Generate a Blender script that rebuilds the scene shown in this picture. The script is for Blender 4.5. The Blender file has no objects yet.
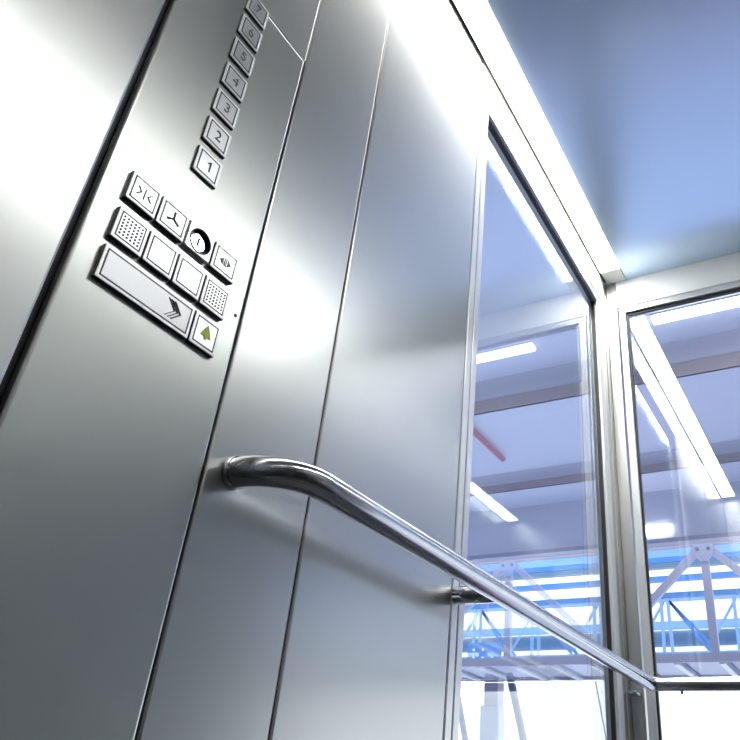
import bpy, bmesh, math, random
from mathutils import Vector, Matrix

K = 0.6                       # metres per layout unit (camera to left wall = 1 unit)
D = 3.64                      # back wall
W = 2.3                       # car width
ZC = 2.866                    # ceiling
C = bpy.context.scene.collection
random.seed(4)

def P(x, y, z):               # x from the left wall, y depth, z relative to eye height (floor -1)
    return Vector((x * K, y * K, (z + 1) * K))

# ------------------------------------------------------------------ materials
MATS = {}
def new_mat(name):
    m = bpy.data.materials.new(name); m.use_nodes = True
    MATS[name] = m
    nt = m.node_tree
    return m, nt, nt.nodes['Principled BSDF']

def plain(name, col, rough=0.5, metal=0.0, noise=0.06, scale=40, spec=0.5):
    m, nt, b = new_mat(name)
    b.inputs['Roughness'].default_value = rough
    b.inputs['Metallic'].default_value = metal
    b.inputs['Specular IOR Level'].default_value = spec
    tc = nt.nodes.new('ShaderNodeTexCoord'); n = nt.nodes.new('ShaderNodeTexNoise')
    n.inputs['Scale'].default_value = scale
    nt.links.new(tc.outputs['Object'], n.inputs['Vector'])
    r = nt.nodes.new('ShaderNodeValToRGB')
    r.color_ramp.elements[0].color = (*[c * (1 - noise) for c in col], 1)
    r.color_ramp.elements[1].color = (*[min(1, c * (1 + noise)) for c in col], 1)
    nt.links.new(n.outputs['Fac'], r.inputs['Fac'])
    nt.links.new(r.outputs['Color'], b.inputs['Base Color'])
    return m

def brushed(name, col, rough, along='Y', aniso=0.0, bump=0.0, var=0.02, linen=0.0, cvar=0.025, metal=1.0):
    m, nt, b = new_mat(name)
    b.inputs['Metallic'].default_value = metal
    b.inputs['Anisotropic'].default_value = aniso
    tc = nt.nodes.new('ShaderNodeTexCoord')
    mp = nt.nodes.new('ShaderNodeMapping')
    s = {'X': (1.2, 260, 260), 'Y': (260, 1.2, 260), 'Z': (260, 260, 1.2)}[along]
    mp.inputs['Scale'].default_value = s
    nt.links.new(tc.outputs['Object'], mp.inputs['Vector'])
    n = nt.nodes.new('ShaderNodeTexNoise'); n.inputs['Scale'].default_value = 1.6; n.inputs['Detail'].default_value = 3
    nt.links.new(mp.outputs['Vector'], n.inputs['Vector'])
    n2 = nt.nodes.new('ShaderNodeTexNoise'); n2.inputs['Scale'].default_value = 3.0
    nt.links.new(tc.outputs['Object'], n2.inputs['Vector'])
    r = nt.nodes.new('ShaderNodeMapRange')
    r.inputs['To Min'].default_value = rough - var; r.inputs['To Max'].default_value = rough + var
    nt.links.new(n.outputs['Fac'], r.inputs['Value'])
    nt.links.new(r.outputs['Result'], b.inputs['Roughness'])
    cr = nt.nodes.new('ShaderNodeValToRGB')
    cr.color_ramp.elements[0].position = 0.3; cr.color_ramp.elements[1].position = 0.7
    cr.color_ramp.elements[0].color = (*[c * (1 - cvar) for c in col], 1)
    cr.color_ramp.elements[1].color = (*[min(1, c * (1 + cvar)) for c in col], 1)
    nt.links.new(n.outputs['Fac'], cr.inputs['Fac'])
    nt.links.new(cr.outputs['Color'], b.inputs['Base Color'])
    if bump:
        bp = nt.nodes.new('ShaderNodeBump'); bp.inputs['Strength'].default_value = bump; bp.inputs['Distance'].default_value = 0.002
        h = n.outputs['Fac']
        if linen:
            w = nt.nodes.new('ShaderNodeTexWave'); w.inputs['Scale'].default_value = 95; w.bands_direction = 'Z'
            w.inputs['Distortion'].default_value = 0.6
            nt.links.new(tc.outputs['Object'], w.inputs['Vector'])
            a = nt.nodes.new('ShaderNodeMath'); a.operation = 'MULTIPLY_ADD'; a.inputs[1].default_value = linen
            nt.links.new(w.outputs['Fac'], a.inputs[0]); nt.links.new(h, a.inputs[2]); h = a.outputs[0]
        nt.links.new(h, bp.inputs['Height']); nt.links.new(bp.outputs['Normal'], b.inputs['Normal'])
    return m

def emit(name, col, strength):
    m, nt, b = new_mat(name)
    b.inputs['Base Color'].default_value = (0.9, 0.9, 0.9, 1)
    b.inputs['Emission Color'].default_value = (*col, 1)
    b.inputs['Emission Strength'].default_value = strength
    return m

def glass(name, tint, base, edge):
    m = bpy.data.materials.new(name); m.use_nodes = True; MATS[name] = m
    nt = m.node_tree; nt.nodes.clear()
    out = nt.nodes.new('ShaderNodeOutputMaterial'); mix = nt.nodes.new('ShaderNodeMixShader')
    tr = nt.nodes.new('ShaderNodeBsdfTransparent'); tr.inputs['Color'].default_value = (*tint, 1)
    gl = nt.nodes.new('ShaderNodeBsdfGlossy'); gl.inputs['Roughness'].default_value = 0.0
    gl.inputs['Color'].default_value = (0.97, 1.0, 1.0, 1)
    lw = nt.nodes.new('ShaderNodeLayerWeight'); lw.inputs['Blend'].default_value = 0.5
    pw = nt.nodes.new('ShaderNodeMath'); pw.operation = 'POWER'; pw.inputs[1].default_value = 4.0
    mr = nt.nodes.new('ShaderNodeMapRange')
    mr.inputs['To Min'].default_value = base; mr.inputs['To Max'].default_value = edge
    nt.links.new(lw.outputs['Facing'], pw.inputs[0])
    nt.links.new(pw.outputs[0], mr.inputs['Value']); nt.links.new(mr.outputs['Result'], mix.inputs['Fac'])
    nt.links.new(tr.outputs['BSDF'], mix.inputs[1]); nt.links.new(gl.outputs['BSDF'], mix.inputs[2])
    nt.links.new(mix.outputs['Shader'], out.inputs['Surface'])
    return m

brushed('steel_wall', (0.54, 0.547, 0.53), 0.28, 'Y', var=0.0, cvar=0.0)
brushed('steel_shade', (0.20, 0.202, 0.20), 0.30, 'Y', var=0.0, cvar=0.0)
brushed('steel_post', (0.58, 0.58, 0.565), 0.28, 'Z', var=0.0, cvar=0.0)
brushed('steel_plate', (0.51, 0.522, 0.495), 0.28, 'Y', var=0.0, cvar=0.0)
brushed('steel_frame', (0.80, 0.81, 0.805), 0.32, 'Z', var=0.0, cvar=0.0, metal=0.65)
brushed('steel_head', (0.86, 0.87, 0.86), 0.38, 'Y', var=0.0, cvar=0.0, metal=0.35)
brushed('steel_rim_glint', (0.88, 0.885, 0.88), 0.32, 'Y', var=0.0, cvar=0.0, metal=0.45)  # whiter base paints in the bevel highlights of the button rims
brushed('steel_screen', (0.50, 0.505, 0.51), 0.36, 'Y', var=0.0, cvar=0.0)
brushed('steel_ceiling', (0.68, 0.82, 0.99), 0.28, 'X', var=0.0, cvar=0.0)  # steel tinted blue: part of the hall reflection is in its colour
brushed('steel_rail', (0.56, 0.56, 0.57), 0.15, 'Y', var=0.0, cvar=0.0)
brushed('steel_button', (0.72, 0.725, 0.72), 0.28, 'Y', var=0.0, cvar=0.0)
brushed('steel_dark', (0.10, 0.105, 0.11), 0.40, 'Z', var=0.0, cvar=0.0)
plain('chrome', (0.75, 0.75, 0.77), 0.08, 1.0)
plain('rubber', (0.018, 0.015, 0.012), 0.45)
plain('ink', (0.02, 0.022, 0.025), 0.5)
plain('groove', (0.03, 0.034, 0.037), 0.4)
plain('ink_grey', (0.16, 0.16, 0.16), 0.5)
plain('bell_green', (0.46, 0.58, 0.02), 0.4)
plain('key_black', (0.02, 0.025, 0.04), 0.25)
plain('floor_stone', (0.028, 0.03, 0.03), 0.55, noise=0.3, scale=90)
plain('acrylic_green', (0.030, 0.075, 0.018), 0.4)
plain('lamp_white', (0.78, 0.79, 0.76), 0.4)
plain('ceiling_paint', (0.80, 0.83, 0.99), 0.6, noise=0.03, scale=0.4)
plain('cove_shade', (0.69, 0.69, 0.81), 0.6, noise=0.03, scale=0.5)  # mid-tone putting the cove's shade gradient into its colour
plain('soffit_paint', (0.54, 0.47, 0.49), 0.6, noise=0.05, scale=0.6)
plain('fascia_paint', (0.78, 0.80, 0.92), 0.35, noise=0.05, scale=0.5)
plain('truss_paint', (0.48, 0.49, 0.66), 0.5, noise=0.04, scale=1)
plain('rib_white', (0.95, 0.95, 0.95), 0.4)
plain('deck_paint', (0.66, 0.66, 0.76), 0.5, noise=0.05, scale=1)
plain('chord_paint', (0.50, 0.49, 0.62), 0.5, noise=0.05, scale=1)
plain('blue_steel', (0.07, 0.27, 0.74), 0.4, noise=0.08, scale=1)
plain('pale_blue_steel', (0.26, 0.50, 0.88), 0.4, noise=0.06, scale=1)
plain('blue_deep', (0.07, 0.24, 0.62), 0.45, noise=0.08, scale=1)
plain('duct_blue', (0.12, 0.24, 0.40), 0.35, noise=0.1, scale=0.5)
plain('strut_grey', (0.17, 0.20, 0.33), 0.5)
plain('column_paint', (0.62, 0.64, 0.80), 0.5)
plain('mauve_tile', (0.78, 0.50, 0.55), 0.5, noise=0.1)
plain('red_paint', (0.55, 0.02, 0.015), 0.35)
plain('hall_floor', (0.72, 0.77, 0.93), 0.5, noise=0.08, scale=0.2)
plain('hall_light_block', (0.16, 0.17, 0.20), 0.6, noise=0.05, scale=0.2)
emit('strip_glow', (1.0, 1.0, 0.97), 27.0)
emit('tube_glow', (0.97, 0.98, 1.0), 6.0)
glass('pane_glass', (0.965, 0.985, 1.0), 0.10, 1.0)
M = MATS

# ------------------------------------------------------------------ mesh helpers
class MB:
    def __init__(s): s.bm = bmesh.new()
    def box(s, x0, x1, y0, y1, z0, z1, bev=0.0, seg=2):
        a, b = P(x0, y0, z0), P(x1, y1, z1)
        v = [s.bm.verts.new((x, y, z)) for x in (a.x, b.x) for y in (a.y, b.y) for z in (a.z, b.z)]
        fs = [s.bm.faces.new([v[i] for i in q]) for q in ((0,1,3,2),(4,6,7,5),(0,4,5,1),(2,3,7,6),(0,2,6,4),(1,5,7,3))]
        bmesh.ops.recalc_face_normals(s.bm, faces=fs)
        if bev:
            es = list({e for f in fs for e in f.edges})
            bmesh.ops.bevel(s.bm, geom=es, offset=bev * K, segments=seg, profile=0.5, affect='EDGES')
        return s
    def bar(s, a, b, w, h=None, up=(0, 0, 1)):       # rectangular bar between layout points
        h = h or w
        a, b = P(*a), P(*b); d = (b - a).normalized()
        u = Vector(up)
        if abs(d.dot(u)) > 0.98: u = Vector((0, 1, 0))
        r = d.cross(u).normalized(); t = r.cross(d)
        r *= w * K / 2; t *= h * K / 2
        q = [s.bm.verts.new(p + i * r + j * t) for p in (a, b) for i, j in ((-1,-1),(1,-1),(1,1),(-1,1))]
        fs = [s.bm.faces.new([q[i] for i in f]) for f in ((3,2,1,0),(4,5,6,7),(0,1,5,4),(1,2,6,5),(2,3,7,6),(3,0,4,7))]
        bmesh.ops.recalc_face_normals(s.bm, faces=fs)
        return s
    def tube(s, pts, r, n=20, caps=True):
        pts = [P(*p) for p in pts]; r *= K
        rings = []; nrm = None
        for i, p in enumerate(pts):
            d = (pts[min(i+1, len(pts)-1)] - pts[max(i-1, 0)]).normalized()
            if nrm is None:
                nrm = Vector((0, 0, 1)) if abs(d.z) < 0.9 else Vector((0, 1, 0))
            nrm = (nrm - d * nrm.dot(d)).normalized(); b = d.cross(nrm)
            k = 1.0
            if 0 < i < len(pts) - 1:
                c = (pts[i] - pts[i-1]).normalized().dot((pts[i+1] - pts[i]).normalized())
                k = 1.0
            rings.append([s.bm.verts.new(p + (nrm * math.cos(t) + b * math.sin(t)) * r * k)
                          for t in [2 * math.pi * j / n for j in range(n)]])
        fs = []
        for A, B in zip(rings, rings[1:]):
            for j in range(n):
                f = s.bm.faces.new((A[j], A[(j+1) % n], B[(j+1) % n], B[j])); f.smooth = True; fs.append(f)
        if caps:
            fs.append(s.bm.faces.new(rings[0])); fs.append(s.bm.faces.new(list(reversed(rings[-1]))))
        bmesh.ops.recalc_face_normals(s.bm, faces=fs)
        return s
    def prism(s, poly, x0, x1):                         # polygon in (y, z) extruded along x
        a = [s.bm.verts.new(P(x0, y, z)) for y, z in poly]; b = [s.bm.verts.new(P(x1, y, z)) for y, z in poly]
        n = len(poly)
        fs = [s.bm.faces.new(a), s.bm.faces.new(list(reversed(b)))]
        fs += [s.bm.faces.new((a[i], b[i], b[(i+1) % n], a[(i+1) % n])) for i in range(n)]
        bmesh.ops.recalc_face_normals(s.bm, faces=fs)
        return s
    def ring(s, y0, y1, z0, z1, w, x0, x1):             # rectangular ring in the y-z plane
        s.box(x0, x1, y0, y1, z0, z0 + w); s.box(x0, x1, y0, y1, z1 - w, z1)
        s.box(x0, x1, y0, y0 + w, z0 + w, z1 - w); s.box(x0, x1, y1 - w, y1, z0 + w, z1 - w)
        return s
    def build(s, name, mat, parent=None):
        me = bpy.data.meshes.new(name); s.bm.to_mesh(me); s.bm.free()
        o = bpy.data.objects.new(name, me); C.objects.link(o)
        me.materials.append(M[mat])
        if parent is not None:
            o.parent = parent
            o.matrix_parent_inverse = Matrix.Translation(-root_loc(parent))
        return o

def root_loc(o):
    v = Vector((0, 0, 0))
    while o is not None:
        v += Vector(o.location); o = o.parent
    return v

def tag(o, label=None, cat=None, group=None, kind=None):
    if label: o['label'] = label
    if cat: o['category'] = cat
    if group: o['group'] = group
    if kind: o['kind'] = kind
    return o
def thing(name, loc, label, cat, group=None, kind=None):
    o = bpy.data.objects.new(name, None); C.objects.link(o)
    o.location = P(*loc); o.empty_display_size = 0.05
    return tag(o, label, cat, group, kind)
def adopt(o, parent):         # parent without moving (world-space meshes, roots only translated)
    o.parent = parent; o.matrix_parent_inverse = Matrix.Identity(4)
    o.location = Vector(o.location) - root_loc(parent)
    return o
def part(mb, name, mat, parent):
    me = bpy.data.meshes.new(name); mb.bm.to_mesh(me); mb.bm.free(); me.materials.append(M[mat])
    o = bpy.data.objects.new(name, me); C.objects.link(o)
    o.parent = parent
    off = root_loc(parent)
    me.transform(Matrix.Translation(-off)); 
    return o
def solo(mb, name, mat, label, cat, group=None, kind=None):
    o = mb.build(name, mat)
    return tag(o, label, cat, group, kind)

def text_mesh(txt, size, y, z, x, depth, mat, parent, name='numeral'):
    cu = bpy.data.curves.new('t', 'FONT'); cu.body = txt; cu.size = size * K; cu.extrude = depth * K
    cu.align_x = 'CENTER'; cu.align_y = 'CENTER'; cu.offset = -0.0002
    to = bpy.data.objects.new('t', cu); C.objects.link(to)
    bpy.context.view_layer.update()
    me = bpy.data.meshes.new_from_object(to.evaluated_get(bpy.context.evaluated_depsgraph_get()))
    bpy.data.objects.remove(to); bpy.data.curves.remove(cu)
    m = Matrix(((0, 0, 1, 0), (1, 0, 0, 0), (0, 1, 0, 0), (0, 0, 0, 1)))
    me.transform(Matrix.Translation(P(x, y, z)) @ m)
    me.name = name; me.materials.clear(); me.materials.append(M[mat])
    o = bpy.data.objects.new(name, me); C.objects.link(o); o.parent = parent
    me.transform(Matrix.Translation(-root_loc(parent)))
    return o

# ------------------------------------------------------------------ the car: shell
T = 0.05
S = 'structure'
solo(MB().box(-0.2, W + 0.2, -0.5, D + 0.14, -1.06, -1.0), 'floor', 'floor_stone', 'dark stone floor of the lift car', 'floor', kind=S)
solo(MB().box(0.135, W - 0.135, -0.5, D + 0.03, ZC, ZC + 0.05), 'ceiling', 'steel_ceiling', 'brushed metal ceiling of the lift car with reflected blue painted in', 'ceiling', kind=S)

# left wall: cladding panels on a dark backing
wl = thing('wall_left', (0, 0, -1), 'brushed steel side wall of the lift carrying the button panel', 'wall', kind=S)
part(MB().box(-0.06, -0.018, 0.40, 1.848, -1, ZC + 0.05), 'backing', 'groove', wl)
part(MB().box(-0.017, 0.0, -0.5, 0.484, -1, ZC + 0.02, 0.006), 'panel', 'steel_wall', wl)
part(MB().box(-0.017, 0.0, 0.876, 1.173, -1, ZC + 0.02, 0.004), 'panel', 'steel_wall', wl)
part(MB().box(-0.017, 0.0, 1.180, 1.846, -1, ZC + 0.02, 0.004), 'panel', 'steel_wall', wl)
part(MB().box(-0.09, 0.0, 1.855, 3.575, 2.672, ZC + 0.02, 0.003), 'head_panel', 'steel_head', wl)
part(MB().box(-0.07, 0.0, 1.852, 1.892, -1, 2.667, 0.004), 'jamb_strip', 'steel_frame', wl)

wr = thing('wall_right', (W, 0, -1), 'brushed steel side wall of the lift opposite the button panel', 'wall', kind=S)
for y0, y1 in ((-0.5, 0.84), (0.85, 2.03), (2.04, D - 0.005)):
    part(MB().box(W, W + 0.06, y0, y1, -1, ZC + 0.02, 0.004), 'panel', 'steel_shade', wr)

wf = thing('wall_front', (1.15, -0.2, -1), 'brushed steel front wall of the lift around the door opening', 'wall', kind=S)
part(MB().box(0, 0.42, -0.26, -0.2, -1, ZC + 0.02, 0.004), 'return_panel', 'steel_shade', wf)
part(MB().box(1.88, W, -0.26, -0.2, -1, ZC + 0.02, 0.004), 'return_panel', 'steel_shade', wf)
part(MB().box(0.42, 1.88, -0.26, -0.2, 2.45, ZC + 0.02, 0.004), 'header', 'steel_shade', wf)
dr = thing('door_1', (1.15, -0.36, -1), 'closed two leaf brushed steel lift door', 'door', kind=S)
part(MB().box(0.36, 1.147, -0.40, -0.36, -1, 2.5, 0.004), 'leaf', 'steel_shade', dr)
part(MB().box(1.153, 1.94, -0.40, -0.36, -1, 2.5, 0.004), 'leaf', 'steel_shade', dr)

# left window
gx = -0.034
w1 = thing('window_1', (0, 2.68, -1), 'tall glass pane in the steel side wall of the lift', 'window', kind=S)
fr = MB()
fr.box(-0.06, 0.0, 1.897, 1.934, -0.95, 2.664, 0.003)
fr.box(-0.06, 0.0, 3.437, 3.515, -0.95, 2.664, 0.003)
fr.box(-0.06, 0.0, 1.934, 3.437, 2.612, 2.664, 0.003)
fr.box(-0.06, 0.0, 1.897, 3.515, -1.0, -0.95, 0.003)
part(fr, 'frame', 'steel_frame', w1)
ga = MB()
ga.box(-0.035, -0.016, 1.934, 1.944, -0.95, 2.612); ga.box(-0.035, -0.016, 3.427, 3.437, -0.95, 2.612)
ga.box(-0.035, -0.016, 1.944, 3.427, 2.598, 2.612); ga.box(-0.035, -0.016, 1.944, 3.427, -0.95, -0.936)
part(ga, 'gasket', 'rubber', w1)
part(MB().box(-0.044, -0.034, 1.934, 3.437, -0.95, 2.612), 'pane', 'pane_glass', w1)

# back window
wb = thing('wall_back', (1.15, D, -1), 'bright steel head panel and posts around the back glass', 'wall', kind=S)
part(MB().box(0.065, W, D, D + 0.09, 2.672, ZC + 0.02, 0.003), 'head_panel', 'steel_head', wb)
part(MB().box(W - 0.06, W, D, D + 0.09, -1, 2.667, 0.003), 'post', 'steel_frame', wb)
w2 = thing('window_2', (1.15, D, -1), 'wide glass pane across the back of the lift', 'window', kind=S)
fr = MB()
fr.box(0.072, 0.112, D - 0.0, D + 0.06, -0.95, 2.664, 0.003)
fr.box(W - 0.112, W - 0.066, D - 0.0, D + 0.06, -0.95, 2.664, 0.003)
fr.box(0.112, W - 0.112, D - 0.0, D + 0.06, 2.626, 2.664, 0.003)
fr.box(0.072, W - 0.066, D - 0.0, D + 0.06, -1.0, -0.95, 0.003)
part(fr, 'frame', 'steel_frame', w2)
ga = MB()
ga.box(0.112, 0.122, D + 0.017, D + 0.036, -0.95, 2.626); ga.box(W - 0.122, W - 0.112, D + 0.017, D + 0.036, -0.95, 2.626)
ga.box(0.122, W - 0.122, D + 0.017, D + 0.036, 2.612, 2.626); ga.box(0.122, W - 0.122, D + 0.017, D + 0.036, -0.95, -0.936)
part(ga, 'gasket', 'rubber', w2)
part(MB().box(0.112, W - 0.112, D + 0.036, D + 0.046, -0.95, 2.626), 'pane', 'pane_glass', w2)

# corner post between the two panes
cp = thing('trim_1', (0, D, -1), 'steel corner post between the side glass and the back glass', 'trim', kind=S)
part(MB().box(-0.06, -0.002, 3.520, 3.575, -1, 2.668, 0.003), 'cover_strip', 'steel_post', cp)
part(MB().box(-0.06, 0.0, 3.578, D + 0.05, -1, ZC + 0.02, 0.003), 'post', 'steel_post', cp)
part(MB().box(0.0005, 0.062, D + 0.002, D + 0.05, -1, ZC + 0.02, 0.003), 'cover_strip', 'steel_post', cp)

# ------------------------------------------------------------------ light strips along the ceiling
def strip(x0, x1, wall_x, label):
    s = thing('light_strip', ((x0 + x1) / 2, 1.7, ZC), label, 'ceiling light', 'light strips along the ceiling edges')
    part(MB().box(min(x0, wall_x + 0.0005), max(x1, wall_x - 0.0005), -0.12, 3.628, 2.871, 2.93), 'housing', 'lamp_white', s)
    part(MB().box(x0, x1, -0.10, 3.50, 2.858, 2.871), 'diffuser', 'strip_glow', s)
    part(MB().box(x0, x1, 3.50, 3.625, 2.858, 2.871), 'end_cap', 'lamp_white', s)
    e = (x0 - 0.0115, x0 - 0.0005) if wall_x < x0 else (x1 + 0.0005, x1 + 0.0115)
    tag(part(MB().box(e[0], e[1], -0.10, 3.60, 2.855, 2.871), 'edge_trim', 'acrylic_green', s), 'thin green edge')
strip(0.0145, 0.130, 0, 'white glowing light strip above the button panel wall')
strip(W - 0.130, W - 0.0145, W, 'white glowing light strip above the wall opposite the button panel')

# ------------------------------------------------------------------ control panel
cop = thing('control_panel', (0, 0.68, 0.9), 'brushed steel lift control panel with numbered buttons', 'control panel')
XF = 0.004
part(MB().box(-0.017, XF, 0.498, 0.868, -1, 1.644, 0.006, 3), 'faceplate', 'steel_plate', cop)
tag(part(MB().box(-0.017, XF, 0.498, 0.868, 1.6475, ZC - 0.01, 0.0015, 2), 'display_plate', 'steel_wall', cop), 'lighter steel plate above the buttons')
HB = 0.010
def module(name, y0, y1, z0, z1, mat='steel_rim_glint', label=None, groove=True, plate_mat=None, HB=HB):
    o = part(MB().box(XF - 0.001, XF + HB - 0.0022, y0, y1, z0, z1, 0.0012, 2), name, 'steel_dark', cop)
    if label: o['label'] = label
    tag(part(MB().box(XF + HB - 0.0021, XF + HB, y0 + 0.0003, y1 - 0.0003, z0 + 0.0003, z1 - 0.0003, 0.0010, 2), 'face', mat, o), 'steel face whitened as a painted highlight')
    if groove:
        g = 0.0062
        part(MB().ring(y0 + g, y1 - g, z0 + g, z1 - g, 0.0028, XF + HB - 0.0005, XF + HB + 0.0005), 'groove', 'groove', o)
        if not plate_mat: part(MB().box(XF + HB - 0.0003, XF + HB + 0.0003, y0 + g + 0.003, y1 - g - 0.003, z0 + g + 0.003, z1 - g - 0.003), 'cap', 'steel_button', o)
    return o
XT = XF + HB + 0.0010
for i in range(7):
    z = 1.0515 + 0.0872 * i
    b = module('floor_button', 0.652, 0.717, z, z + 0.066, label='button numbered %d' % (i + 1), HB=0.0072)
    if i == 0:
        mb = MB()
        for pl in ([(0.6865, z + 0.0205), (0.6898, z + 0.0205), (0.6898, z + 0.0455), (0.6865, z + 0.0455)],
                   [(0.6865, z + 0.0455), (0.6815, z + 0.0400), (0.6815, z + 0.0365), (0.6865, z + 0.0415)]):
            mb.prism(pl, XF + 0.0078, XF + 0.0086)
        part(mb, 'numeral', 'ink', b)
    else: text_mesh(str(i + 1), 0.036, 0.685, z + 0.033, XF + 0.0072 + 0.0009, 0.0006, 'ink_grey' if i > 1 else 'ink', b)
YS = [0.543 + 0.0698 * i for i in range(5)]
GAP = 0.0035
def cell(i, j=None): return YS[i], YS[(j if j is not None else i) + 1] - GAP
R1, R2, R3 = (0.878, 0.940), (0.789, 0.855), (0.703, 0.771)
def sym(polys, o, mat='ink', name='symbol'):
    mb = MB()
    for p in polys: mb.prism(p, XT - 0.0006, XT + 0.0006)
    return part(mb, name, mat, o)
def tri(y, z, s, d): return [(y - d * s / 2, z), (y + d * s / 2, z + s), (y + d * s / 2, z - s)]
def rect(y, z, w, h): return [(y - w / 2, z - h / 2), (y + w / 2, z - h / 2), (y + w / 2, z + h / 2), (y - w / 2, z + h / 2)]
def chev(y, z, w, h, t):            # > pointing to +y
    return [(y, z + h), (y + w, z), (y, z - h), (y - t, z - h), (y + w - t, z), (y - t, z + h)]
zc1 = sum(R1) / 2
# row 1
b = module('door_close_button', *cell(0), *R1, label='button with close door arrows')
yc = sum(cell(0)) / 2
sym([rect(yc, zc1, 0.0022, 0.024), chev(yc - 0.014, zc1, 0.008, 0.009, 0.0034),
     [(2 * yc - a, c) for a, c in chev(yc - 0.014, zc1, 0.008, 0.009, 0.0034)]], b, 'ink_grey')
b = module('fan_button', *cell(1), *R1, label='button with three bladed fan sign')
yc = sum(cell(1)) / 2
blades = []
for k in range(3):
    a = math.radians(90 + 120 * k)
    dx, dz = math.cos(a), math.sin(a); px, pz = -dz, dx
    L, w0, w1_ = 0.016, 0.0014, 0.0026
    blades.append([(yc + px * w0, zc1 + pz * w0), (yc + dx * L + px * w1_, zc1 + dz * L + pz * w1_),
                   (yc + dx * L - px * w1_, zc1 + dz * L - pz * w1_), (yc - px * w0, zc1 - pz * w0)])
sym(blades, b)
y0, y1 = cell(2); yc = (y0 + y1) / 2; XB = XF + HB
mb = MB(); N = 48; rr = 0.0255
def sq(a, m=0.0):
    c, d = math.cos(a), math.sin(a); k = min(((y1 - y0) / 2 - m) / max(abs(c), 1e-6), ((R1[1] - R1[0]) / 2 - m) / max(abs(d), 1e-6))
    return yc + c * k, zc1 + d * k
an = [2 * math.pi * (i + 0.5) / N for i in range(N)]
loops = [[(XF - 0.001, *sq(a)) for a in an], [(XB - 0.002, *sq(a)) for a in an], [(XB, *sq(a, 0.002)) for a in an],
         [(XB, yc + rr * math.cos(a), zc1 + rr * math.sin(a)) for a in an], [(XF + 0.0008, yc + rr * math.cos(a), zc1 + rr * math.sin(a)) for a in an]]
V = [[mb.bm.verts.new(P(*p)) for p in l] for l in loops]
fs = [mb.bm.faces.new((A[i], A[(i + 1) % N], B[(i + 1) % N], B[i])) for A, B in zip(V, V[1:]) for i in range(N)]
bmesh.ops.recalc_face_normals(mb.bm, faces=fs)
b = part(mb, 'key_switch', 'steel_button', cop); b['label'] = 'plate with round key lock'
for f in b.data.polygons:
    pass
mb = MB()
for (r0, xa), (r1, xb) in (((rr - 0.0004, XF + 0.0009), (rr - 0.0004, XB + 0.0015)), ((rr - 0.0004, XB + 0.0015), (rr + 0.0015, XB + 0.0015)), ((rr + 0.0015, XB + 0.0015), (rr + 0.0015, XB))):
    A = [mb.bm.verts.new(P(xa, yc + r0 * math.cos(a), zc1 + r0 * math.sin(a))) for a in an]
    B = [mb.bm.verts.new(P(xb, yc + r1 * math.cos(a), zc1 + r1 * math.sin(a))) for a in an]
    for i in range(N): mb.bm.faces.new((A[i], A[(i + 1) % N], B[(i + 1) % N], B[i]))
mb.tube([(XF + 0.0005, yc, zc1), (XF + 0.0012, yc, zc1)], rr - 0.0005, 32)
part(mb, 'lock_collar', 'key_black', b)
part(MB().tube([(XF + 0.001, yc, zc1), (XF + 0.0035, yc, zc1)], 0.0180, 32), 'lock_barrel', 'chrome', b)
part(MB().box(XF + 0.0036, XF + 0.0042, yc - 0.0022, yc + 0.0022, zc1 - 0.011, zc1 + 0.011), 'keyhole', 'ink', b)
b = module('door_open_button', *cell(3), *R1, label='button with open door arrows')
yc = sum(cell(3)) / 2
sym([rect(yc - 0.002, zc1, 0.0014, 0.020), rect(yc + 0.002, zc1, 0.0014, 0.020), tri(yc - 0.0105, zc1, 0.009, 1), tri(yc + 0.0105, zc1, 0.009, -1)], b, 'ink_grey')
# row 2
zc2 = sum(R2) / 2
for i in (0, 3):
    b = module('speaker_grille', *cell(i), *R2, label='plate with a square of small round holes')
    yc = sum(cell(i)) / 2
    mb = MB()
    for r in range(6):
        for c in range(6):
            y, z = yc + (c - 2.5) * 0.0078, zc2 + (r - 2.5) * 0.0072
            mb.tube([(XT - 0.001, y, z), (XT + 0.0004, y, z)], 0.0023, 10)
    part(mb, 'hole', 'ink', b)['label'] = 'grid of small dark holes'
for i in (1, 2): module('blank_button', *cell(i), *R2)
# row 3
b = module('display_window', *cell(0, 2), *R3, label='long plate with a double arrow sign', plate_mat='s')
mb = MB()
y1, zc3 = cell(0, 2)[1], sum(R3) / 2
b2 = part(MB().box(XF + HB - 0.0005, XF + HB + 0.0003, YS[0] + 0.0092, y1 - 0.0092, R3[0] + 0.0092, R3[1] - 0.0092), 'screen', 'steel_screen', b)
for k in range(3): mb.prism(chev(y1 - 0.060 + 0.0075 * k, zc3, 0.018, 0.0185, 0.0026 + 0.0008 * k), XT - 0.0006, XT + 0.0006)
part(mb, 'chevron', 'ink', b)
b = module('alarm_button', *cell(3), *R3, label='button with yellow green bell')
yc = sum(cell(3)) / 2
sym([[(yc + 0.001, zc3 + 0.019), (yc + 0.006, zc3 + 0.010), (yc + 0.0135, zc3 - 0.007), (yc + 0.005, zc3 - 0.007),
      (yc + 0.0035, zc3 - 0.0125), (yc - 0.0015, zc3 - 0.0125), (yc - 0.003, zc3 - 0.007), (yc - 0.0125, zc3 - 0.007), (yc - 0.005, zc3 + 0.010)]], b, 'bell_green', 'bell')
part(MB().tube([(XF - 0.001, 0.852, 0.825), (XF + 0.0012, 0.852, 0.825)], 0.0042, 14), 'screw', 'ink', cop)

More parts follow.
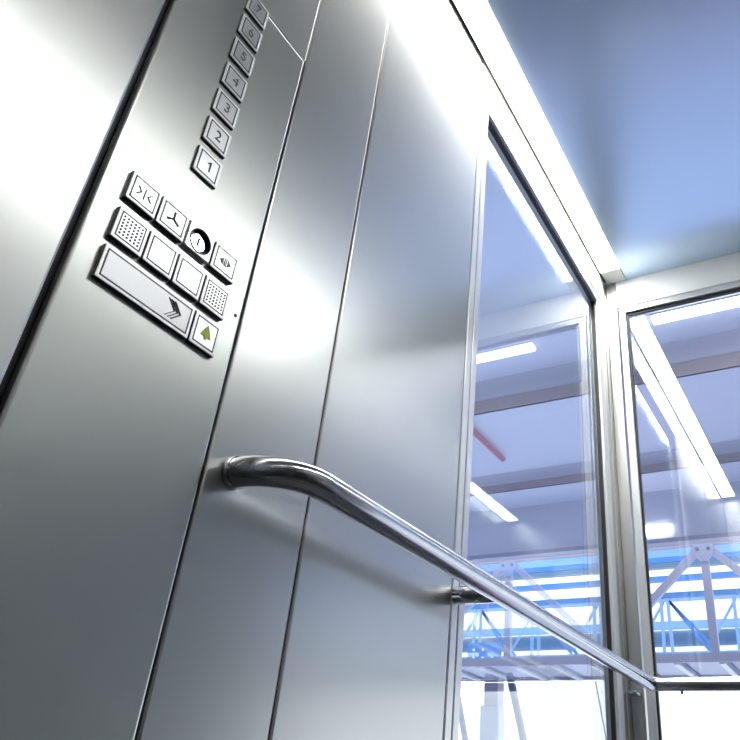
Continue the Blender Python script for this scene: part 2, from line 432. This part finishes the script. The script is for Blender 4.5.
# ------------------------------------------------------------------ handrail
hr = thing('handrail', (0.0, 1.06, 0.512), 'round steel handrail running along the wall and round the corner', 'handrail')
OFF, ZR, RR = 0.13, 0.518, 0.0292
def arc(cx, cy, r, a0, a1, n):
    return [(cx + r * math.cos(math.radians(a0 + (a1 - a0) * i / n)), cy + r * math.sin(math.radians(a0 + (a1 - a0) * i / n)), ZR) for i in range(n + 1)]
path = [(0.006, 0.945, ZR)]
RB = 0.115
path += arc(OFF - RB, 0.945 + RB, RB, -90, 0, 14)
path += [(OFF, y, ZR) for y in (1.2, 1.6, 2.0, 2.5, 3.0)]
rc = 0.035
path += arc(OFF + rc, D - OFF - rc, rc, 180, 90, 6)
path += [(x, D - OFF, ZR) for x in (0.6, 1.15, 1.7)]
path += arc(W - OFF - rc, D - OFF - rc, rc, 90, 0, 6)
path += [(W - OFF, y, ZR) for y in (3.0, 2.0, 1.2)]
path += [(W - x, y, z) for x, y, z in reversed(arc(OFF - RB, 0.945 + RB, RB, -90, 0, 14))] + [(W - 0.006, 0.945, ZR)]
part(MB().tube(path, RR, 32), 'rail', 'steel_rail', hr)
for x0, x1 in ((0.0, 0.012), (W - 0.012, W)):
    part(MB().tube([(x0, 0.945, ZR), (x1, 0.945, ZR)], RR + 0.003, 28), 'end_collar', 'steel_rail', hr)
def bracket(pts, r=0.0185): part(MB().tube(pts, r, 20), 'bracket', 'steel_rail', hr)
bracket([(0.0, 1.873, ZR - 0.004), (OFF - 0.01, 1.873, ZR - 0.004)], 0.0250)
bracket([(W, 1.873, ZR - 0.004), (W - OFF + 0.01, 1.873, ZR - 0.004)], 0.0250)
part(MB().box(0.012, 0.052, D - 0.085, D + 0.002, ZR - 0.034, ZR - 0.020, 0.003), 'bracket', 'steel_rail', hr)
for x in (0.262, 1.9):
    part(MB().tube([(x, D - OFF, ZR - RR - 0.012), (x, D - OFF, ZR + RR + 0.003)], 0.005, 10), 'bolt', 'steel_dark', hr)

# ------------------------------------------------------------------ the hall outside
# coordinates below: q() takes x relative to the eye
def bx(mb, x0, x1, y0, y1, z0, z1): return mb.box(x0 + 1, x1 + 1, y0, y1, z0, z1)
solo(bx(MB(), -90, 90, -40, 90, -13.0, -12.6), 'hall_floor', 'hall_floor', 'blue floor of the hall far below the lift', 'floor', kind=S)
XL, XR = -60, 60
# stepped soffit: flat panels with coved risers
hc = thing('hall_ceiling', (1, 10, 9.0), 'stepped pale lavender ceiling of the hall above the lift', 'ceiling', kind=S)
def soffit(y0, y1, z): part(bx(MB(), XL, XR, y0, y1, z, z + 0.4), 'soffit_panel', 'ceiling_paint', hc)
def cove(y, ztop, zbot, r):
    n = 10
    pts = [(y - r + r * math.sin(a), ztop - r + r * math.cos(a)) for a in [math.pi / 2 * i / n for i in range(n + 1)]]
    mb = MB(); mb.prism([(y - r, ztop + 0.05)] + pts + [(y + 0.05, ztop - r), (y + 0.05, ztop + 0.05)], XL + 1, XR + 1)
    o = part(mb, 'cove', 'cove_shade', hc)
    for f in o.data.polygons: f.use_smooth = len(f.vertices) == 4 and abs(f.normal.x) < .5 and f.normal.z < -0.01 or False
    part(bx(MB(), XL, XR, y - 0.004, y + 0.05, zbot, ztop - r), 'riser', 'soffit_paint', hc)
H = 9.0
S1, S2 = 0.75, 0.50
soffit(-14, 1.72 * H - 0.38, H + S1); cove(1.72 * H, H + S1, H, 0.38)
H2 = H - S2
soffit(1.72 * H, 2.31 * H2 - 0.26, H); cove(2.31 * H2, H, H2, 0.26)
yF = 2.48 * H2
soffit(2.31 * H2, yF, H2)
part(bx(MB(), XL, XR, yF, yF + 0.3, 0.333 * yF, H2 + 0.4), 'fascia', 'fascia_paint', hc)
part(bx(MB(), XL, XR, yF - 0.05, yF + 0.35, 0.327 * yF, 0.333 * yF), 'fascia_edge', 'chord_paint', hc)

solo(bx(MB(), -60, 60, -14.4, -14, -12.6, 10.2), 'wall_back.001', 'hall_light_block', 'unseen dark wall added behind the lift to block sky light', 'wall', kind=S)  # added out of view; keeps sky light off the riser faces

ld = thing('landing_floor', (1, 4.4, -1.0), 'dark landing slab outside the back glass at lift floor level', 'floor', kind=S)
part(MB().box(-6, 9, 3.80, 4.50, -1.25, -1.0), 'slab', 'floor_stone', ld)
part(MB().box(-6, 9, 4.50, 5.05, -1.25, -1.0), 'edge_strip', 'mauve_tile', ld)

# footbridge with a steel truss
YB, YE = 24.0, 26.9
br = thing('footbridge', (1 - 7.3, YB, 4.13), 'white steel truss footbridge crossing the hall behind the glass', 'footbridge')
zt, zb = 7.72, 4.13
part(bx(MB(), -34, 34, YB, YE, zb + 0.10, zb + 0.22), 'deck', 'deck_paint', br)
part(bx(MB(), -34, 34, YB - 0.10, YB + 0.02, zb, zb + 0.26), 'bottom_chord', 'chord_paint', br)
part(bx(MB(), -34, 34, YE - 0.02, YE + 0.10, zb, zb + 0.26), 'bottom_chord', 'chord_paint', br)
part(bx(MB(), -34, 34, YB - 0.10, YB + 0.10, zt - 0.07, zt + 0.12), 'top_chord', 'chord_paint', br)
x = -10.70; sp = 6.75
apex = [x + sp * k for k in range(-2, 4)]
for ax in apex:
    part(MB().bar((ax + 1, YB, zb + 0.2), (ax + 1, YB, zt), 0.24, 0.2), 'post', 'truss_paint', br)
    part(MB().bar((ax + 1 - sp / 2, YB, zb + 0.3), (ax + 1, YB, zt), 0.2, 0.22), 'diagonal_brace', 'truss_paint', br)
    part(MB().bar((ax + 1 + sp / 2, YB, zb + 0.3), (ax + 1, YB, zt), 0.2, 0.22), 'diagonal_brace', 'truss_paint', br)
    g = MB(); 
    v = [(ax - .32, zt + .05), (ax + .32, zt + .05), (ax + .30, zt - .35), (ax + .10, zt - .62), (ax - .10, zt - .62), (ax - .30, zt - .35)]
    A = [g.bm.verts.new(P(a + 1, YB - 0.17, c)) for a, c in v]; B_ = [g.bm.verts.new(P(a + 1, YB - 0.11, c)) for a, c in v]
    fs = [g.bm.faces.new(A), g.bm.faces.new(B_[::-1])] + [g.bm.faces.new((A[i], B_[i], B_[(i+1) % 6], A[(i+1) % 6])) for i in range(6)]
    bmesh.ops.recalc_face_normals(g.bm, faces=fs)
    part(g, 'gusset_plate', 'truss_paint', br)
    b = MB(); b.tube([(ax + 1 - .17, YB - .2, zt - .22), (ax + 1 - .17, YB - .16, zt - .22)], .06, 10); part(b, 'bolt', 'duct_blue', br)
    b = MB(); b.tube([(ax + 1 + .17, YB - .2, zt - .22), (ax + 1 + .17, YB - .16, zt - .22)], .06, 10); part(b, 'bolt', 'duct_blue', br)
xr = -5.22 - 1.33 * 8
while xr < 0:
    part(bx(MB(), xr, xr + 0.16, YB + 0.02, YE, zb - 0.04, zb + 0.10), 'rib_and_shade_bar', 'rib_white', br)
    part(bx(MB(), xr + 0.20, xr + 0.26, YB + 0.02, YE, zb + 0.02, zb + 0.10), 'rib_and_shade_bar', 'strut_grey', br)  # dark bar stands in for the shaded side of each rib
    xr += 1.33

# second lattice girder behind the bridge, blue
YG = 34.0
lg = thing('lattice_girder', (1 - 8, YG, 6.1), 'pale blue lattice girder behind the white footbridge', 'girder')
part(bx(MB(), -44, 44, YG - .1, YG + .1, 8.60, 8.82), 'top_chord', 'blue_deep', lg)
part(bx(MB(), -44, 44, YG - .1, YG + .1, 6.10, 6.30), 'bottom_chord', 'pale_blue_steel', lg)
gp = 2.95
for k in range(-4, 4):
    gxx = -7.55 + k * gp * 1.05
    for dx in (-0.18, 0.18):
        part(MB().bar((gxx + dx + 1, YG, 6.2), (gxx + dx * .8 + 1, YG, 8.6), 0.13, 0.13), 'post', 'pale_blue_steel', lg)
    for dx in (0.3, 0.62):
        part(MB().bar((gxx + 0.1 + 1, YG + .15, 8.6), (gxx + 1.5 + dx + 1, YG + .15, 6.2), 0.12, 0.12), 'diagonal_brace', 'blue_steel', lg)
    part(MB().bar((gxx - 0.1 + 1, YG + .3, 8.5), (gxx - 1.5 + 1, YG + .3, 6.4), 0.10, 0.10), 'diagonal_brace', 'pale_blue_steel', lg)

for gx_ in (-16.3,):
    g = bx(MB(), gx_ - .9, gx_ + .9, YG - .25, YG - .19, 5.9, 6.9)
    part(g, 'gusset_plate', 'blue_steel', lg)
    for i in range(5):
        part(MB().tube([(gx_ + 1 - .55 + .5 * (i % 3), YG - .3, 6.2 + .38 * (i // 3)), (gx_ + 1 - .55 + .5 * (i % 3), YG - .25, 6.2 + .38 * (i // 3))], .07, 10), 'bolt', 'rib_white', lg)

# horizontal blue louvres, pipes and duct in front of the bright sky
YL = 42.0
ls = thing('louvre_screen', (1 - 10, YL, 8), 'screen of horizontal blue bars against the bright sky', 'louvre screen')
for r0, r1, mt in ((0.3075, 0.318, 'pale_blue_steel'), (0.3005, 0.3072, 'blue_steel'), (0.2935, 0.3000, 'duct_blue'), (0.2759, 0.2825, 'blue_steel'),
                   (0.2565, 0.2595, 'blue_steel'), (0.2500, 0.2530, 'pale_blue_steel'), (0.2145, 0.2235, 'pale_blue_steel'), (0.1790, 0.1835, 'blue_steel')):
    part(bx(MB(), -70, 70, YL, YL + 0.4, r0 * YL, r1 * YL), 'louvre_blade', mt, ls)
for x in (-34, 9): part(bx(MB(), x, x + .5, YL + 0.4, YL + 0.9, -12.6, 0.32 * YL), 'post', 'blue_steel', ls)
for x in (-32, 7): part(bx(MB(), x, x + .3, YG - .15, YG + .15, -12.6, 6.1), 'support_leg', 'blue_steel', lg)
rd = (0.2115 - 0.1915) / 2 * 44
du = thing('duct', (1 - 10, 44, 0.2015 * 44), 'long dark blue round duct behind the footbridge', 'duct')
part(MB().tube([(-70, 44, 0.2015 * 44), (70, 44, 0.2015 * 44)], rd, 28), 'pipe', 'duct_blue', du)
for x in (-37, 11): part(bx(MB(), x, x + .3, 43.85, 44.15, -12.6, 0.2015 * 44 - rd), 'support_leg', 'duct_blue', du)

# supports under the bridge
gS = 'grey props under the footbridge'
solo(MB().bar((1 - 13.45, 25.4, zb), (1 - 11.75, 25.4, -2.2), 0.16), 'strut', 'strut_grey', 'short grey strut left of the pale column under the footbridge', 'strut', gS)
solo(MB().bar((1 - 11.25, 25.4, zb), (1 - 9.55, 25.4, -2.2), 0.20), 'strut', 'strut_grey', 'longer grey strut right of the pale column under the footbridge', 'strut', gS)
col = thing('column', (1 - 12.3, 26.4, -12.6), 'pale lavender column under the footbridge beside the steel edge', 'column')
part(MB().box(1 - 12.75, 1 - 12.0, 26.2, 26.8, -12.6, 3.2, 0.05), 'shaft', 'column_paint', col)
part(MB().box(1 - 12.60, 1 - 12.05, 26.2, 26.75, 3.2, zb + 0.10, 0.02), 'head', 'chord_paint', col)
solo(MB().tube([(1 - 8.7, 27.2, zb), (1 - 7.4, 27, -3.5)], 0.025, 6), 'cable', 'truss_paint', 'thin pale cable hanging under the footbridge', 'cable')

# lamps, a glowing bar and a red pipe under the hall ceiling
def lamp(x0, x1, y, z, w, label):
    l = thing('tube_lamp', (x0 / 2 + x1 / 2 + 1, y, z), label, 'lamp', 'white tube lamps under the hall ceiling')
    part(bx(MB(), x0, x1, y, y + w, z - 0.10, z - 0.03), 'diffuser', 'tube_glow', l)
    part(bx(MB(), x0 - .03, x1 + .03, y - .02, y + w + .02, z - 0.03, z), 'housing', 'lamp_white', l)
lz = H + S1 - 0.003; k_ = (lz - 0.1) / 8.0
lamp(-2.33 * k_, 0.78 * k_, 11.46 * k_, lz, 0.28, 'white tube lamp seen at the top of the back glass')
lamp(3.0 * k_, 12 * k_, 11.46 * k_, lz, 0.28, 'long white tube lamp mirrored as a bright bar high in the side glass')
solo(bx(MB(), -5.25, -4.30, yF - 0.09, yF - 0.005, 0.340 * yF, 0.352 * yF), 'glow_bar', 'tube_glow', 'short white glowing bar on the grey ceiling edge beside the corner post', 'lamp')  # small emissive bar set against the fascia
solo(MB().tube([(1 - 7.6 * 1.1, 15.7, H - 0.12), (1 - 7.6 * 1.1, 16.5 * 1.1, H - 0.12)], 0.085, 12), 'pipe', 'red_paint', 'red pipe fixed under the pale hall ceiling', 'pipe')

# ------------------------------------------------------------------ sky
w = bpy.data.worlds.new('sky'); bpy.context.scene.world = w; w.use_nodes = True
bg = w.node_tree.nodes['Background']
bg.inputs['Color'].default_value = (0.93, 0.97, 1.0, 1); bg.inputs['Strength'].default_value = 1.7

# ------------------------------------------------------------------ camera
F, CX, CY = 732.186, 444.640, 370.0
R = ((0.88054924, 0.46970319, 0.06333995), (-0.1923431, 0.47628577, -0.85799534), (-0.43317107, 0.74332414, 0.50973724))
cam = bpy.data.cameras.new('camera'); co = bpy.data.objects.new('camera', cam); C.objects.link(co)
cam.sensor_width = 36; cam.lens = F / 740 * 36; cam.shift_x = (370 - CX) / 740; cam.shift_y = (CY - 370) / 740
cam.clip_start = 0.01; cam.clip_end = 500
rt, dn, fw = (Vector(r) for r in R)
m3 = Matrix((rt, -dn, -fw)).transposed()
co.matrix_world = Matrix.Translation(P(1, 0, 0)) @ m3.to_4x4()
sc = bpy.context.scene; sc.camera = co
sc.view_settings.view_transform = 'Standard'; sc.view_settings.look = 'None'
sc.view_settings.exposure = 0.15; sc.view_settings.gamma = 1.0; sc.view_settings.use_curve_mapping = False
try:
    sc.cycles.max_bounces = 12; sc.cycles.transparent_max_bounces = 16; sc.cycles.glossy_bounces = 8
    sc.cycles.use_denoising = True
    sc.cycles.sample_clamp_indirect = 0.0; sc.cycles.blur_glossy = 0.0
    sc.cycles.sample_clamp_direct = 0.0
except Exception: pass
